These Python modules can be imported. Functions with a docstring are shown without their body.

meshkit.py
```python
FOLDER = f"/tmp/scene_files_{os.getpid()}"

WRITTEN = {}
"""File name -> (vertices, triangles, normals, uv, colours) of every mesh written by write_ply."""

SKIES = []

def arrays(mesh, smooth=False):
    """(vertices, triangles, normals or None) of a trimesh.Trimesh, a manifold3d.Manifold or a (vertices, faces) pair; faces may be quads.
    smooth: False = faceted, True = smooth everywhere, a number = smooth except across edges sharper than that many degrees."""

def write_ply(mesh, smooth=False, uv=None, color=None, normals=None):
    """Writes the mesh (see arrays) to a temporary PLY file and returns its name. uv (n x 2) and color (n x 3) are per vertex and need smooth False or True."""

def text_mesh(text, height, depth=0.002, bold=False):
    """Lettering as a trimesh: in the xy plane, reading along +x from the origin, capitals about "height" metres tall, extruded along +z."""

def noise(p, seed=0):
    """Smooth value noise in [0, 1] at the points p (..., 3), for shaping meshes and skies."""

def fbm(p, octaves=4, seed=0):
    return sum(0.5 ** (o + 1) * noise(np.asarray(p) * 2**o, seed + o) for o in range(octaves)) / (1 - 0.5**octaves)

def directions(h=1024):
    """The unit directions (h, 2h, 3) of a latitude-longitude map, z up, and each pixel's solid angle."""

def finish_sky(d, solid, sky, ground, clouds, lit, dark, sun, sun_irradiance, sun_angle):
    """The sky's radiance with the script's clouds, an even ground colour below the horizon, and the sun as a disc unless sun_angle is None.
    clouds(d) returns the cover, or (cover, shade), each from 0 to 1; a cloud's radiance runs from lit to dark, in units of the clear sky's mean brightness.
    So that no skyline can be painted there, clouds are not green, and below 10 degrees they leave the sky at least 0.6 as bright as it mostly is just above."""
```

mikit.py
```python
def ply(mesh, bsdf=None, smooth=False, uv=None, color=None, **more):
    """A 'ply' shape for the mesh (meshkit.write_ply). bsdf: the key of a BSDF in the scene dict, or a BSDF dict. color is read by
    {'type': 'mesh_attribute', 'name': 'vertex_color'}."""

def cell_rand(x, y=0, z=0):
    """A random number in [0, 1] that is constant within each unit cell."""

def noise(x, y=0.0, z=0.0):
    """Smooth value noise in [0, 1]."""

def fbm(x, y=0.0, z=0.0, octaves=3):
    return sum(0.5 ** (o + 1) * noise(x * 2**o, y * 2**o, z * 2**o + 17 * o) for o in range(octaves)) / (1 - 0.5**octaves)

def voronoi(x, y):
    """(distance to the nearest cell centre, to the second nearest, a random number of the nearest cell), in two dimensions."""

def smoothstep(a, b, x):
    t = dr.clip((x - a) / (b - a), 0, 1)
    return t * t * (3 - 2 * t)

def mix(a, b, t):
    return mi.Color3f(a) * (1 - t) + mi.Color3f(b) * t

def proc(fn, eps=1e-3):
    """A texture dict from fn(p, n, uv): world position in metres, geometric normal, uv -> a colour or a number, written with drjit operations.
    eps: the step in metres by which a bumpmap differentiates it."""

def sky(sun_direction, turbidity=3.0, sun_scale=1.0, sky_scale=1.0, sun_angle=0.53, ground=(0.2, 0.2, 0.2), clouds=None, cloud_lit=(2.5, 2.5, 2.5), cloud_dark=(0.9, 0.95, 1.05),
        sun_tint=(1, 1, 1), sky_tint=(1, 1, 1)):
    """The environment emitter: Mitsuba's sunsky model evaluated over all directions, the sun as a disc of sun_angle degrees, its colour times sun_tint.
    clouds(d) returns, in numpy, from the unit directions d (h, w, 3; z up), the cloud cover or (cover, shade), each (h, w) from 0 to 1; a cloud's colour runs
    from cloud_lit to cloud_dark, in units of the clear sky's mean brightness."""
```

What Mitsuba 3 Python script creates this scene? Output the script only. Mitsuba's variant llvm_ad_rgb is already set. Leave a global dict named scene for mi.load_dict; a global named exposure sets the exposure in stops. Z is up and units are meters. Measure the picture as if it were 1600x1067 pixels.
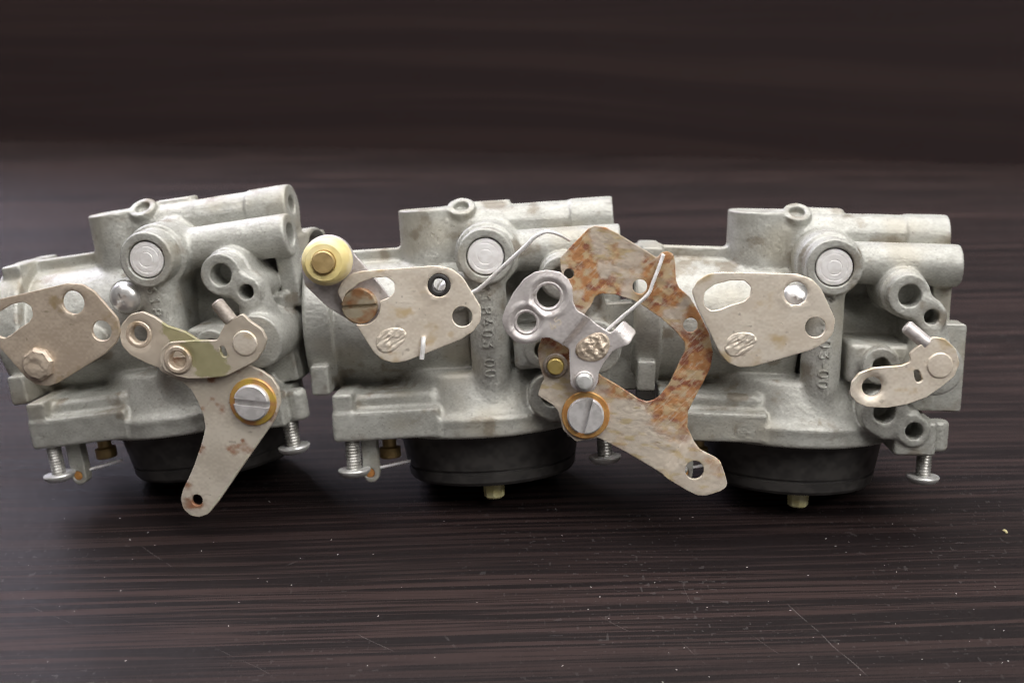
import math, random
import numpy as np, trimesh, shapely
import mapbox_earcut as earcut
import scipy.ndimage as ndi
from scipy.spatial import Delaunay
from shapely.geometry import Polygon, Point
import drjit as dr
import mitsuba as mi
import mikit, meshkit
from mikit import proc, fbm, noise, smoothstep, mix

T = mi.ScalarTransform4f
scene, labels = {}, {}
rng = np.random.default_rng(7)
random.seed(7)

# ------------------------------------------------------------------ camera (lengths in mm, turned to metres on writing)
DIST, PX, PITCH = 450.0, 0.2, math.radians(20)
CAM = np.array([0, -DIST * math.cos(PITCH), 51 + DIST * math.sin(PITCH)])
FWD = np.array([0, math.cos(PITCH), -math.sin(PITCH)])
RIGHT, UP = np.array([1.0, 0, 0]), np.array([0, math.sin(PITCH), math.cos(PITCH)])
scene['camera'] = dict(type='thinlens', fov=2 * math.degrees(math.atan(160 / DIST)), fov_axis='x', aperture_radius=0.0016, focus_distance=0.402,
                       near_clip=0.02, far_clip=50.0, to_world=T().look_at(origin=list(CAM / 1000), target=list((CAM + FWD * 100) / 1000), up=[0, 0, 1]))
exposure = 0.95

# ------------------------------------------------------------------ light: daylight from windows of the room, and its pale ceiling
def window(name, centre, target, w, h, rgb):
    scene[name] = dict(type='rectangle', to_world=T().look_at(origin=centre, target=target, up=[0, 0, 1]) @ T().scale([w / 2, h / 2, 1]),
                       bsdf=dict(type='diffuse', reflectance=dict(type='rgb', value=[0.5] * 3)), emitter=dict(type='area', radiance=dict(type='rgb', value=rgb)))
    labels[name] = dict(kind='structure')
window('window_back', [-1.5, 1.7, 1.4], [0, 0, 0.05], 1.4, 1.2, [3.9, 3.8, 4.7])
window('window_front', [1.35, -1.5, 1.9], [0, 0, 0.05], 1.5, 1.1, [4.2, 4.1, 3.9])
scene['ceiling'] = dict(type='rectangle', to_world=T().translate([0, 0, 2.4]) @ T().rotate([1, 0, 0], 180) @ T().scale([1.7, 1.7, 1]),
                        bsdf=dict(type='diffuse', reflectance=dict(type='rgb', value=[0.7] * 3)), emitter=dict(type='area', radiance=dict(type='rgb', value=[2.05, 2.0, 1.94])))
labels['ceiling'] = dict(kind='structure')
scene['room_light'] = dict(type='constant', radiance=dict(type='rgb', value=[0.05, 0.048, 0.047]))

# ------------------------------------------------------------------ materials
def rgb(*v): return dict(type='rgb', value=list(v))
def two(d): return dict(type='twosided', bsdf=d)
def pr(color, rough=0.5, metal=0.0, spec=0.5, **k):
    return dict(type='principled', base_color=rgb(*color) if isinstance(color, tuple) else color, roughness=rough, metallic=metal, specular=spec, **k)
def bump(b, fn, scale, eps=1e-4): return dict(type='bumpmap', nested_texture=proc(fn, eps), scale=scale, bsdf=b)

GA = math.radians(3.0)
def along(p): return p.x * math.cos(GA) + p.y * math.sin(GA), -p.x * math.sin(GA) + p.y * math.cos(GA)
def grain(x, y):
    yy = y + (fbm(x * 7, y * 30, 3.1, 2) - 0.5) * 0.005
    a = fbm(x * 8, yy * 560, 1.0, 3)
    b = fbm(x * 35, yy * 1400, 5.0, 2)
    return a, b
def table_color(p, n, uv):
    x, y = along(p)
    a, b = grain(x, y)
    band = fbm(x * 2.5, y * 26, 9.0, 2)
    t = smoothstep(0.40, 0.66, a * 0.6 + b * 0.4) * (0.55 + 0.45 * smoothstep(0.3, 0.7, band))
    c = mix([0.0080, 0.0051, 0.0054], [0.0285, 0.0170, 0.0160], t)
    c = mix(mix(c, [0.12, 0.105, 0.105], scratches(p)), [0.09, 0.082, 0.082], dustmask(p))
    return c
LINES = []
def scratches(p):
    t = mi.Float(0)
    for (x0, y0, x1, y1, w, k) in LINES:
        L = math.hypot(x1 - x0, y1 - y0); ux, uy = (x1 - x0) / L, (y1 - y0) / L
        s = (p.x - x0) * ux + (p.y - y0) * uy
        d = dr.abs(-(p.x - x0) * uy + (p.y - y0) * ux + (noise(s * 120, 3.0, 1.0) - 0.5) * 0.0008)
        on = smoothstep(0.0, 0.004, s) * (1 - smoothstep(L - 0.004, L, s)) * smoothstep(0.25, 0.6, noise(s * 400, x0 * 900, 2.0))
        t = dr.maximum(t, (1 - smoothstep(w * 0.4, w, d)) * on * k)
    return t
def dustmask(p):
    a = noise(p.x * 900, p.y * 900, 4.0)
    q = fbm(p.x * 25, p.y * 25, 8.0, 2)
    return smoothstep(0.84, 0.97, a) * smoothstep(0.3, 0.8, q) * 0.28
def table_rough(p, n, uv):
    x, y = along(p)
    a, b = grain(x, y)
    return 0.44 + 0.16 * b + 0.10 * a + 0.08 * fbm(p.x * 40, p.y * 40, 2.0, 2)
def table_bump(p, n, uv):
    x, y = along(p)
    a, b = grain(x, y)
    return a * 0.6 + b * 0.5
def panel_color(p, n, uv):
    x, z = p.x, p.z
    w = (fbm(x * 3, z * 9, 3.1, 3) - 0.5) * 0.05
    a = fbm(x * 2.2, (z + w) * 75, 1.0, 3)
    b = fbm(x * 7, (z + w) * 330, 6.0, 2)
    return mix([0.0265, 0.0172, 0.0180], [0.0360, 0.0232, 0.0226], smoothstep(0.36, 0.68, a * 0.7 + b * 0.3))
scene['laminate'] = two(bump(pr(proc(table_color), proc(table_rough), 0.0, 0.18), table_bump, 0.00006, 2e-4))
scene['panel_laminate'] = two(pr(proc(panel_color), 0.45, 0.0, 0.25))

def cast_color(p, n, uv):
    big = fbm(p.x * 60, p.y * 60, p.z * 60, 3)
    mid = fbm(p.x * 260, p.y * 260, p.z * 260, 3)
    fine = noise(p.x * 1900, p.y * 1900, p.z * 1900)
    c = mix([0.325, 0.322, 0.294], [0.44, 0.44, 0.41], smoothstep(0.2, 0.8, mid * 0.6 + fine * 0.4))
    c = mix(c, [0.35, 0.32, 0.255], smoothstep(0.50, 0.72, big) * 0.55)
    c = mix(c, [0.17, 0.135, 0.095], smoothstep(0.58, 0.76, fbm(p.x * 150, p.y * 150, p.z * 120 + 5.0, 5)) * 0.65)
    return mix(c, [0.14, 0.125, 0.105], smoothstep(0.82, 0.94, noise(p.x * 1000, p.y * 1000, p.z * 1000 + 9)) * 0.35)
def cast_rough(p, n, uv): return 0.42 + 0.2 * fbm(p.x * 300, p.y * 300, p.z * 300, 2)
def cast_bump(p, n, uv): return fbm(p.x * 1300, p.y * 1300, p.z * 1300, 2) + 0.8 * fbm(p.x * 420, p.y * 420, p.z * 420, 2)
scene['cast_metal'] = two(bump(pr(proc(cast_color), proc(cast_rough), 0.38, 0.5), cast_bump, 0.00016, 1e-4))

def plated(c0, c1, stain, seed, amount, metal, rough):
    def color(p, n, uv):
        a = fbm(p.x * 120 + seed, p.y * 120, p.z * 120, 3)
        f = noise(p.x * 1500, p.y * 1500, p.z * 1500 + seed)
        c = mix(c0, c1, smoothstep(0.3, 0.7, a * 0.7 + f * 0.3))
        s = fbm(p.x * 170, p.y * 170 + seed, p.z * 170, 4)
        c = mix(c, stain, smoothstep(0.62 - amount, 0.80 - amount, s))
        return mix(c, [0.20, 0.15, 0.10], smoothstep(0.86, 0.96, noise(p.x * 600 + seed, p.y * 600, p.z * 600)) * 0.4)
    def rgh(p, n, uv): return rough + 0.15 * fbm(p.x * 400, p.y * 400, p.z * 400 + seed, 2)
    def bmp(p, n, uv): return fbm(p.x * 700, p.y * 700, p.z * 700 + seed, 3) + 3.0 * noise(p.x * 90, p.y * 90, p.z * 90 + seed) + 0.5 * noise((p.x + p.z) * 300, (p.z - p.x) * 3000, seed)
    return two(bump(pr(proc(color), proc(rgh), metal, 0.5), bmp, 0.00012, 1e-4))
scene['cream_zinc'] = plated([0.63, 0.55, 0.455], [0.73, 0.66, 0.565], [0.54, 0.42, 0.26], 3.0, 0.02, 0.3, 0.32)
scene['tan_zinc'] = plated([0.45, 0.365, 0.285], [0.55, 0.465, 0.375], [0.36, 0.27, 0.16], 11.0, 0.03, 0.35, 0.34)
scene['bright_zinc'] = plated([0.50, 0.46, 0.45], [0.63, 0.59, 0.58], [0.50, 0.43, 0.33], 21.0, -0.03, 0.45, 0.34)
scene['brown_zinc'] = plated([0.26, 0.22, 0.19], [0.36, 0.32, 0.28], [0.18, 0.13, 0.09], 41.0, 0.08, 0.35, 0.45)
scene['rust_dotted_zinc'] = plated([0.50, 0.445, 0.37], [0.60, 0.545, 0.465], [0.29, 0.14, 0.08], 51.0, 0.05, 0.3, 0.42)

def rust_color(p, n, uv):
    x, z = p.x, p.z
    u = smoothstep(0.034, 0.050, z * 0.8 + (x - 0.02) * 0.45)          # rust has eaten the upper and right arms, the rest is still plated
    f = fbm(x * 1100, p.y * 900, z * 1100, 3)
    streak = fbm((x + z) * 260, (z - x) * 1300, 4.0, 3)
    m = fbm(x * 190, p.y * 150, z * 190, 5)
    plate = mix([0.40, 0.345, 0.285], [0.53, 0.47, 0.395], f)
    plate = mix(plate, [0.40, 0.31, 0.16], smoothstep(0.50, 0.72, fbm(x * 230 + z * 60, z * 560, 7.0, 5)) * 0.7)
    rust = mix([0.28, 0.115, 0.045], [0.43, 0.225, 0.095], f * 0.5 + streak * 0.5)
    rust = mix(rust, [0.18, 0.058, 0.036], smoothstep(0.48, 0.64, fbm(x * 260, p.y * 330 + 4, z * 260, 5)) * 0.85)
    rust = mix(rust, [0.45, 0.36, 0.22], smoothstep(0.44, 0.66, fbm(x * 420 + 9, p.y * 400, z * 420, 5)) * 0.7)
    k = smoothstep(0.28, 0.64, m + (u - 0.5) * 0.55)
    bare = fbm(x * 150 + 3, z * 150 + 1.7, 2.0, 5)
    k = k * (1 - 0.85 * smoothstep(0.44, 0.64, bare) * smoothstep(0.062, 0.070, z + (f - 0.5) * 0.006))
    k = k * (1 - 0.4 * smoothstep(0.58, 0.78, streak))
    return mix(plate, rust, k)
def rust_bump(p, n, uv): return fbm(p.x * 500, p.y * 500, p.z * 500, 4)
scene['rusty_steel'] = two(bump(pr(proc(rust_color), 0.55, 0.15, 0.4), rust_bump, 0.0004, 1e-4))

def mottled(c0, c1, freq):
    def color(p, n, uv): return mix(c0, c1, smoothstep(0.3, 0.7, fbm(p.x * freq, p.y * freq, p.z * freq, 3)))
    return proc(color)
def fine_bump(p, n, uv): return fbm(p.x * 800, p.y * 800, p.z * 800, 3)
scene['white_metal'] = two(bump(pr(mottled([0.74, 0.72, 0.71], [0.84, 0.83, 0.83], 500), 0.34, 0.2), fine_bump, 0.0001, 1e-4))
scene['screw_steel'] = two(bump(pr(mottled([0.50, 0.50, 0.48], [0.72, 0.72, 0.71], 500), 0.3, 0.5), fine_bump, 0.00008, 1e-4))
scene['satin_steel'] = two(bump(pr(mottled([0.50, 0.485, 0.48], [0.62, 0.60, 0.60], 500), 0.34, 0.35), fine_bump, 0.0001, 1e-4))
scene['thread_steel'] = two(pr(mottled([0.25, 0.24, 0.22], [0.45, 0.44, 0.42], 500), 0.38, 0.7))
scene['shiny_steel'] = two(pr((0.68, 0.67, 0.66), 0.28, 0.75))
scene['black_rubber'] = two(bump(pr(mottled([0.028, 0.0262, 0.0255], [0.044, 0.041, 0.039], 300), 0.48, 0.0, 0.5), fine_bump, 0.00006, 1e-4))
scene['yellow_nylon'] = two(pr(mottled([0.72, 0.59, 0.26], [0.81, 0.71, 0.40], 200), 0.35, 0.0, 0.5))
scene['pale_nylon'] = two(pr(mottled([0.56, 0.50, 0.22], [0.74, 0.70, 0.44], 260), 0.4, 0.0, 0.5))
scene['dull_brass'] = two(bump(pr(mottled([0.42, 0.29, 0.12], [0.55, 0.40, 0.19], 400), 0.4, 0.5), fine_bump, 0.0001, 1e-4))
scene['bright_brass'] = two(pr(mottled([0.50, 0.36, 0.10], [0.60, 0.46, 0.17], 400), 0.3, 0.7))
scene['rusty_brass'] = two(bump(pr(mottled([0.42, 0.36, 0.26], [0.30, 0.15, 0.07], 330), 0.42, 0.4), fine_bump, 0.0002, 1e-4))
scene['orange_copper'] = two(bump(pr(mottled([0.62, 0.30, 0.10], [0.75, 0.45, 0.17], 450), 0.36, 0.55), fine_bump, 0.0001, 1e-4))
scene['yellow_passivate'] = two(bump(pr(mottled([0.56, 0.27, 0.12], [0.62, 0.43, 0.09], 260), 0.36, 0.45), fine_bump, 0.0001, 1e-4))
scene['rust_orange'] = two(pr(mottled([0.42, 0.18, 0.05], [0.58, 0.30, 0.09], 500), 0.6, 0.0))

# ------------------------------------------------------------------ helpers
def bare(key):
    k, i = key, 0
    while k in scene or any(s.startswith(k + '__') for s in scene): i += 1; k = f'{key}_{i:03d}'
    return k
def obj(key, mesh, bsdf, M=None, smooth=30, label=None, **tag):
    key = bare(key)
    W = np.diag([0.001, 0.001, 0.001, 1.0]) @ (np.eye(4) if M is None else M)
    d = mesh if isinstance(mesh, dict) else mikit.ply(mesh, None, smooth)
    scene[key] = {**d, 'bsdf': dict(type='ref', id=bsdf), 'to_world': T(W.tolist())}
    if label: tag['label'] = label
    if tag: labels[key] = tag
    return key
def pose(yaw, roll, lean, t):
    a, b, c = np.radians(-lean), np.radians(-roll), np.radians(-yaw)
    Rx = np.array([[1, 0, 0], [0, np.cos(a), -np.sin(a)], [0, np.sin(a), np.cos(a)]])
    Ry = np.array([[np.cos(b), 0, np.sin(b)], [0, 1, 0], [-np.sin(b), 0, np.cos(b)]])
    Rz = np.array([[np.cos(c), -np.sin(c), 0], [np.sin(c), np.cos(c), 0], [0, 0, 1]])
    M = np.eye(4); M[:3, :3] = Rz @ Rx @ Ry; M[:3, 3] = t
    return M
def at(M, px, py, y):
    """The point of a carburettor's own plane y that was measured at this spot of the photograph."""
    Mi = np.linalg.inv(M)
    ray = FWD * DIST + RIGHT * (px - 800) * PX - UP * (py - 533.5) * PX
    o, d = Mi[:3, :3] @ CAM + Mi[:3, 3], Mi[:3, :3] @ ray
    return o + (y - o[1]) / d[1] * d
def ground(px, py, z=0.0):
    ray = FWD * DIST + RIGHT * (px - 800) * PX - UP * (py - 533.5) * PX
    return CAM + (z - CAM[2]) / ray[2] * ray
def up_out(m):
    if m.volume < 0: m.invert()
    return m
def rounded(pts, r=0.8):
    g = Polygon(pts).buffer(0)
    return g.buffer(-r, quad_segs=6).buffer(2 * r, quad_segs=6).buffer(-r, quad_segs=6)
def resample(ring, step):
    ls = shapely.LinearRing(ring)
    n = max(10, int(ls.length / step))
    return np.array([ls.interpolate(i / n, normalized=True).coords[0] for i in range(n)])
def plate(poly, y, t, bevel=0.18, step=0.7, disp=None, fine=1.2):
    """A sheet-metal piece: the outline in (x, z), its front at y, thickness t, edges bevelled; disp(x, z) bends it in depth."""
    if poly.geom_type != 'Polygon': poly = max(poly.geoms, key=lambda g: g.area)
    poly = shapely.geometry.polygon.orient(poly)
    rings = [resample(poly.exterior, step)] + [resample(h, step) for h in poly.interiors]
    def inset(r):
        e = np.roll(r, -1, 0) - np.roll(r, 1, 0)
        n = np.stack([-e[:, 1], e[:, 0]], 1)
        return r + bevel * n / np.maximum(np.linalg.norm(n, axis=1, keepdims=True), 1e-9)
    ins = [inset(r) for r in rings]
    flat, full = np.vstack(ins), np.vstack(rings)
    N = len(flat)
    if disp is None:
        ends = np.cumsum([len(r) for r in rings]).astype(np.uint32)
        extra = np.zeros((0, 2))
        tri = earcut.triangulate_float64(flat, ends).reshape(-1, 3).astype(int)
    else:
        ends = np.cumsum([len(r) for r in rings])
        x0, z0, x1, z1 = poly.bounds
        g = np.stack(np.meshgrid(np.arange(x0, x1, fine), np.arange(z0, z1, fine * 0.87), indexing='ij'), -1)
        g[:, 1::2, 0] += fine / 2
        g = g.reshape(-1, 2)
        core = Polygon(ins[0], [r for r in ins[1:]]).buffer(0)
        extra = g[shapely.contains_xy(core.buffer(-0.5 * fine), g[:, 0], g[:, 1])]
        both = np.vstack([flat, extra])
        tri = Delaunay(both).simplices
        mid = both[tri].mean(1)
        tri = tri[shapely.contains_xy(core, mid[:, 0], mid[:, 1])]
    both = np.vstack([flat, extra])
    p, q, r = both[tri[:, 0]], both[tri[:, 1]], both[tri[:, 2]]
    area = (q[:, 0] - p[:, 0]) * (r[:, 1] - p[:, 1]) - (q[:, 1] - p[:, 1]) * (r[:, 0] - p[:, 0])
    tri = np.where((area < 0)[:, None], tri[:, ::-1], tri)[np.abs(area) > 1e-9]
    def layer(a, d): return np.stack([a[:, 0], np.full(len(a), d), a[:, 1]], 1)
    V = np.vstack([layer(flat, y), layer(full, y + bevel), layer(full, y + t - bevel), layer(flat, y + t), layer(extra, y), layer(extra, y + t)])
    E = len(extra)
    F = [np.where(tri < N, tri, tri + 3 * N), np.where(tri < N, tri + 3 * N, tri + 3 * N + E)[:, ::-1]]
    s = 0
    for e in ends:
        i = np.arange(s, e); j = np.roll(i, -1)
        for k in range(3):
            a, b = k * N, (k + 1) * N
            F += [np.stack([i + a, i + b, j + b], 1), np.stack([i + a, j + b, j + a], 1)]
        s = e
    V = V.copy()
    if disp is not None: V[:, 1] += disp(V[:, 0], V[:, 2])
    return trimesh.Trimesh(V, np.vstack(F), process=False)
def lathe(profile, n=48):
    """profile: (radius, height) pairs from the axis to the axis; axis z."""
    return up_out(trimesh.creation.revolve(np.array(profile, float), sections=n))
def turned(profile, centre, axis='-y', n=48):
    """A turned piece whose height runs along the axis ('-y' towards the viewer's side of a carburettor)."""
    m = lathe(profile, n)
    v = m.vertices.copy()
    if isinstance(axis, np.ndarray): v, axis = v @ trimesh.geometry.align_vectors([0, 0, 1], axis)[:3, :3].T, 'z'
    if axis == '-y': v = np.stack([v[:, 0], -v[:, 2], v[:, 1]], 1)
    if axis == 'y': v = np.stack([v[:, 0], v[:, 2], -v[:, 1]], 1)
    if axis == '-z': v = np.stack([v[:, 0], -v[:, 1], -v[:, 2]], 1)
    m = trimesh.Trimesh(v + np.asarray(centre, float), m.faces, process=False)
    return up_out(m)
def disc(c, r, y_front, depth, b=0.3, dome=0.0):
    """A pin end, button or washer face: axis y, front at y_front."""
    p = [(0, 0), (r, 0), (r, depth - b), (r - b, depth)]
    if dome: p += [(r * k, depth + dome * (1 - k * k)) for k in (0.75, 0.5, 0.25)]
    p += [(0, depth + dome)]
    return turned(p, (c[0], y_front + depth + 0.0, c[1]))
def ring(c, ro, ri, y_front, depth, b=0.35):
    p = [(ri, 0), (ro, 0), (ro, depth - b), (ro - b, depth), (ri + b, depth), (ri, depth - b), (ri, 0)]
    return turned(p, (c[0], y_front + depth, c[1]))
def tube(points, r, n=10):
    p = np.asarray(points, float)
    q = [p[0]]
    P = np.vstack([2 * p[0] - p[1], p, 2 * p[-1] - p[-2]])
    for i in range(1, len(P) - 2):
        for s in np.linspace(0, 1, 9)[1:]:
            a, b, c, d = P[i - 1:i + 3]
            q.append(0.5 * ((2 * b) + (c - a) * s + (2 * a - 5 * b + 4 * c - d) * s * s + (-a + 3 * b - 3 * c + d) * s ** 3))
    q = np.array(q); rr = np.broadcast_to(np.asarray(r, float), (len(q),)) if np.ndim(r) == 0 else np.interp(np.linspace(0, 1, len(q)), np.linspace(0, 1, len(r)), r)
    t = np.gradient(q, axis=0); t /= np.linalg.norm(t, axis=1, keepdims=True)
    u = np.cross(t[0], [0.3, 1, 0.2]); rings = []
    for k in range(len(q)):
        u = u - t[k] * (u @ t[k]); u /= np.linalg.norm(u); w = np.cross(t[k], u)
        a = np.arange(n) * 2 * np.pi / n
        rings.append(q[k] + rr[k] * (np.cos(a)[:, None] * u + np.sin(a)[:, None] * w))
    V = np.vstack(rings + [q[:1], q[-1:]]); F = []
    for k in range(len(q) - 1):
        i = np.arange(n); j = (i + 1) % n
        F += [np.stack([k * n + i, k * n + j, (k + 1) * n + j], 1), np.stack([k * n + i, (k + 1) * n + j, (k + 1) * n + i], 1)]
    i = np.arange(n); j = (i + 1) % n; e = (len(q) - 1) * n
    F += [np.stack([np.full(n, len(V) - 2), j, i], 1), np.stack([np.full(n, len(V) - 1), e + i, e + j], 1)]
    return up_out(trimesh.Trimesh(V, np.vstack(F), process=False))
def manifold(m):
    import manifold3d as m3
    m = trimesh.Trimesh(m.vertices, m.faces, process=True)
    return m3.Manifold(m3.Mesh(np.asarray(m.vertices, np.float32), np.asarray(m.faces, np.uint32)))
def slot_cut(m, c, width, length, angle, y_front, depth):
    """Cuts a screwdriver slot into a piece whose front is at y_front; angle from +x towards +z, in degrees."""
    b = trimesh.creation.box([length, depth * 2, width])
    b.apply_transform(trimesh.transformations.rotation_matrix(-math.radians(angle), [0, 1, 0])); b.apply_translation([c[0], y_front, c[1]])
    return manifold(m) - manifold(b)
def threaded(c, z0, z1, r, pitch=0.9):
    n = int((z1 - z0) / pitch * 4); prof = [(0, z0)]
    for k in range(n + 1): prof.append((r - (0.32 if k % 4 in (0,) else 0.0 if k % 4 == 2 else 0.14), z0 + (z1 - z0) * k / n))
    prof.append((0, z1))
    return turned(prof, (c[0], c[1], 0), 'z', 28)
def lump(c, rx, rz, y, h, seed, ridges=9, tilt=0.0):
    """A hammered rivet end with radial dents."""
    R, A = 24, 80
    V, F = [(0, 0)], []
    rr = np.linspace(0, 1, R + 1)[1:]; aa = np.arange(A) * 2 * np.pi / A
    g = np.random.default_rng(seed); ph = g.uniform(0, 6.28, 5)
    X = np.concatenate([[0], (rr[:, None] * np.cos(aa)).ravel()]); Z = np.concatenate([[0], (rr[:, None] * np.sin(aa)).ravel()])
    rad, ang = np.hypot(X, Z), np.arctan2(Z, X)
    out = 1 + 0.10 * np.sin(2 * ang + ph[0]) + 0.05 * np.sin(3 * ang + ph[1])
    ca, sa = math.cos(ph[3]), math.sin(ph[3])
    S = np.stack([(X * ca + Z * sa) * 2.2 + 5, (Z * ca - X * sa) * ridges, X * 0 + seed], 1)
    H = h * (1 - rad ** 8) ** 0.5 * 0.8 + h * (0.75 * (meshkit.noise(S, seed) - 0.5) + 0.7 * (meshkit.fbm(np.stack([X * 4, Z * 4, X * 0 + 3 * seed], 1), 3, seed) - 0.5)) * np.clip((1 - rad) * 8, 0, 1)
    x, z = X * out * rx, Z * out * rz
    ct, st = math.cos(tilt), math.sin(tilt)
    V = np.stack([c[0] + x * ct - z * st, y - np.maximum(H, 0), c[1] + x * st + z * ct], 1)
    j = (np.arange(A) + 1) % A
    F = [np.stack([np.zeros(A, int), 1 + j, 1 + np.arange(A)], 1)]
    for k in range(R - 1):
        a, b = 1 + k * A, 1 + (k + 1) * A
        F += [np.stack([a + np.arange(A), a + j, b + j], 1), np.stack([a + np.arange(A), b + j, b + np.arange(A)], 1)]
    V = np.vstack([V, [[c[0], y + 0.6, c[1]]]]); e = 1 + (R - 1) * A
    F += [np.stack([np.full(A, len(V) - 1), e + np.arange(A), e + j], 1)]
    m = trimesh.Trimesh(V, np.vstack(F), process=False)
    return up_out(m)

# ------------------------------------------------------------------ the cast body: one solid, blended like a casting
H = 0.45
lo, hi = np.array([-55.0, -33, 13]), np.array([58.0, 42, 94])
NX, NY, NZ = (np.ceil((hi - lo) / H)).astype(int)
gx, gy, gz = (lo[k] + H * np.arange(n) for k, n in enumerate((NX, NY, NZ)))
FIELD = np.full((NX, NY, NZ), 9.0, np.float32)
def region(a, b, m):
    i = [np.searchsorted(g, (l - m, h + m)) for g, l, h in zip((gx, gy, gz), a, b)]
    s = tuple(slice(*k) for k in i)
    return s, gx[s[0]][:, None, None].astype(np.float32), gy[s[1]][None, :, None].astype(np.float32), gz[s[2]][None, None, :].astype(np.float32)
def blend(s, d, k, cut=False):
    f = FIELD[s]
    if cut:
        h = np.clip(0.5 - 0.5 * (f + d) / k, 0, 1); FIELD[s] = f * (1 - h) - d * h + k * h * (1 - h)
    else:
        h = np.clip(0.5 + 0.5 * (f - d) / k, 0, 1); FIELD[s] = f * (1 - h) + d * h - k * h * (1 - h)
def box(a, b, r=0.8, k=1.2, cut=False):
    a, b = np.array(a, float), np.array(b, float)
    s, x, y, z = region(a, b, 2 + 2 * k)
    c, h = (a + b) / 2, (b - a) / 2 - r
    q = [np.abs(v - c[n]) - h[n] for n, v in enumerate((x, y, z))]
    d = np.sqrt(sum(np.maximum(v, 0) ** 2 for v in q)) + np.minimum(np.maximum(np.maximum(q[0], q[1]), q[2]), 0) - r
    blend(s, d, k, cut)
def cyl(axis, c, r, a, b, e=0.6, k=1.2, cut=False, r2=None):
    """A cylinder (or cone, r2 at the far end) along 'x', 'y' or 'z' from a to b; c holds the other two coordinates in order."""
    n = 'xyz'.index(axis); o = [i for i in range(3) if i != n]
    R = max(r, r2 or r)
    A, B = np.zeros(3), np.zeros(3)
    A[n], B[n] = a, b
    for i, v in zip(o, c): A[i], B[i] = v - R, v + R
    s, *p = region(A, B, 2 + 2 * k)
    rad = np.sqrt((p[o[0]] - c[0]) ** 2 + (p[o[1]] - c[1]) ** 2)
    rr = r if r2 is None else r + (r2 - r) * np.clip((p[n] - a) / (b - a), 0, 1)
    q0, q1 = rad - rr + e, np.abs(p[n] - (a + b) / 2) - (b - a) / 2 + e
    d = np.sqrt(np.maximum(q0, 0) ** 2 + np.maximum(q1, 0) ** 2) + np.minimum(np.maximum(q0, q1), 0) - e
    blend(s, d, k, cut)
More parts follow.
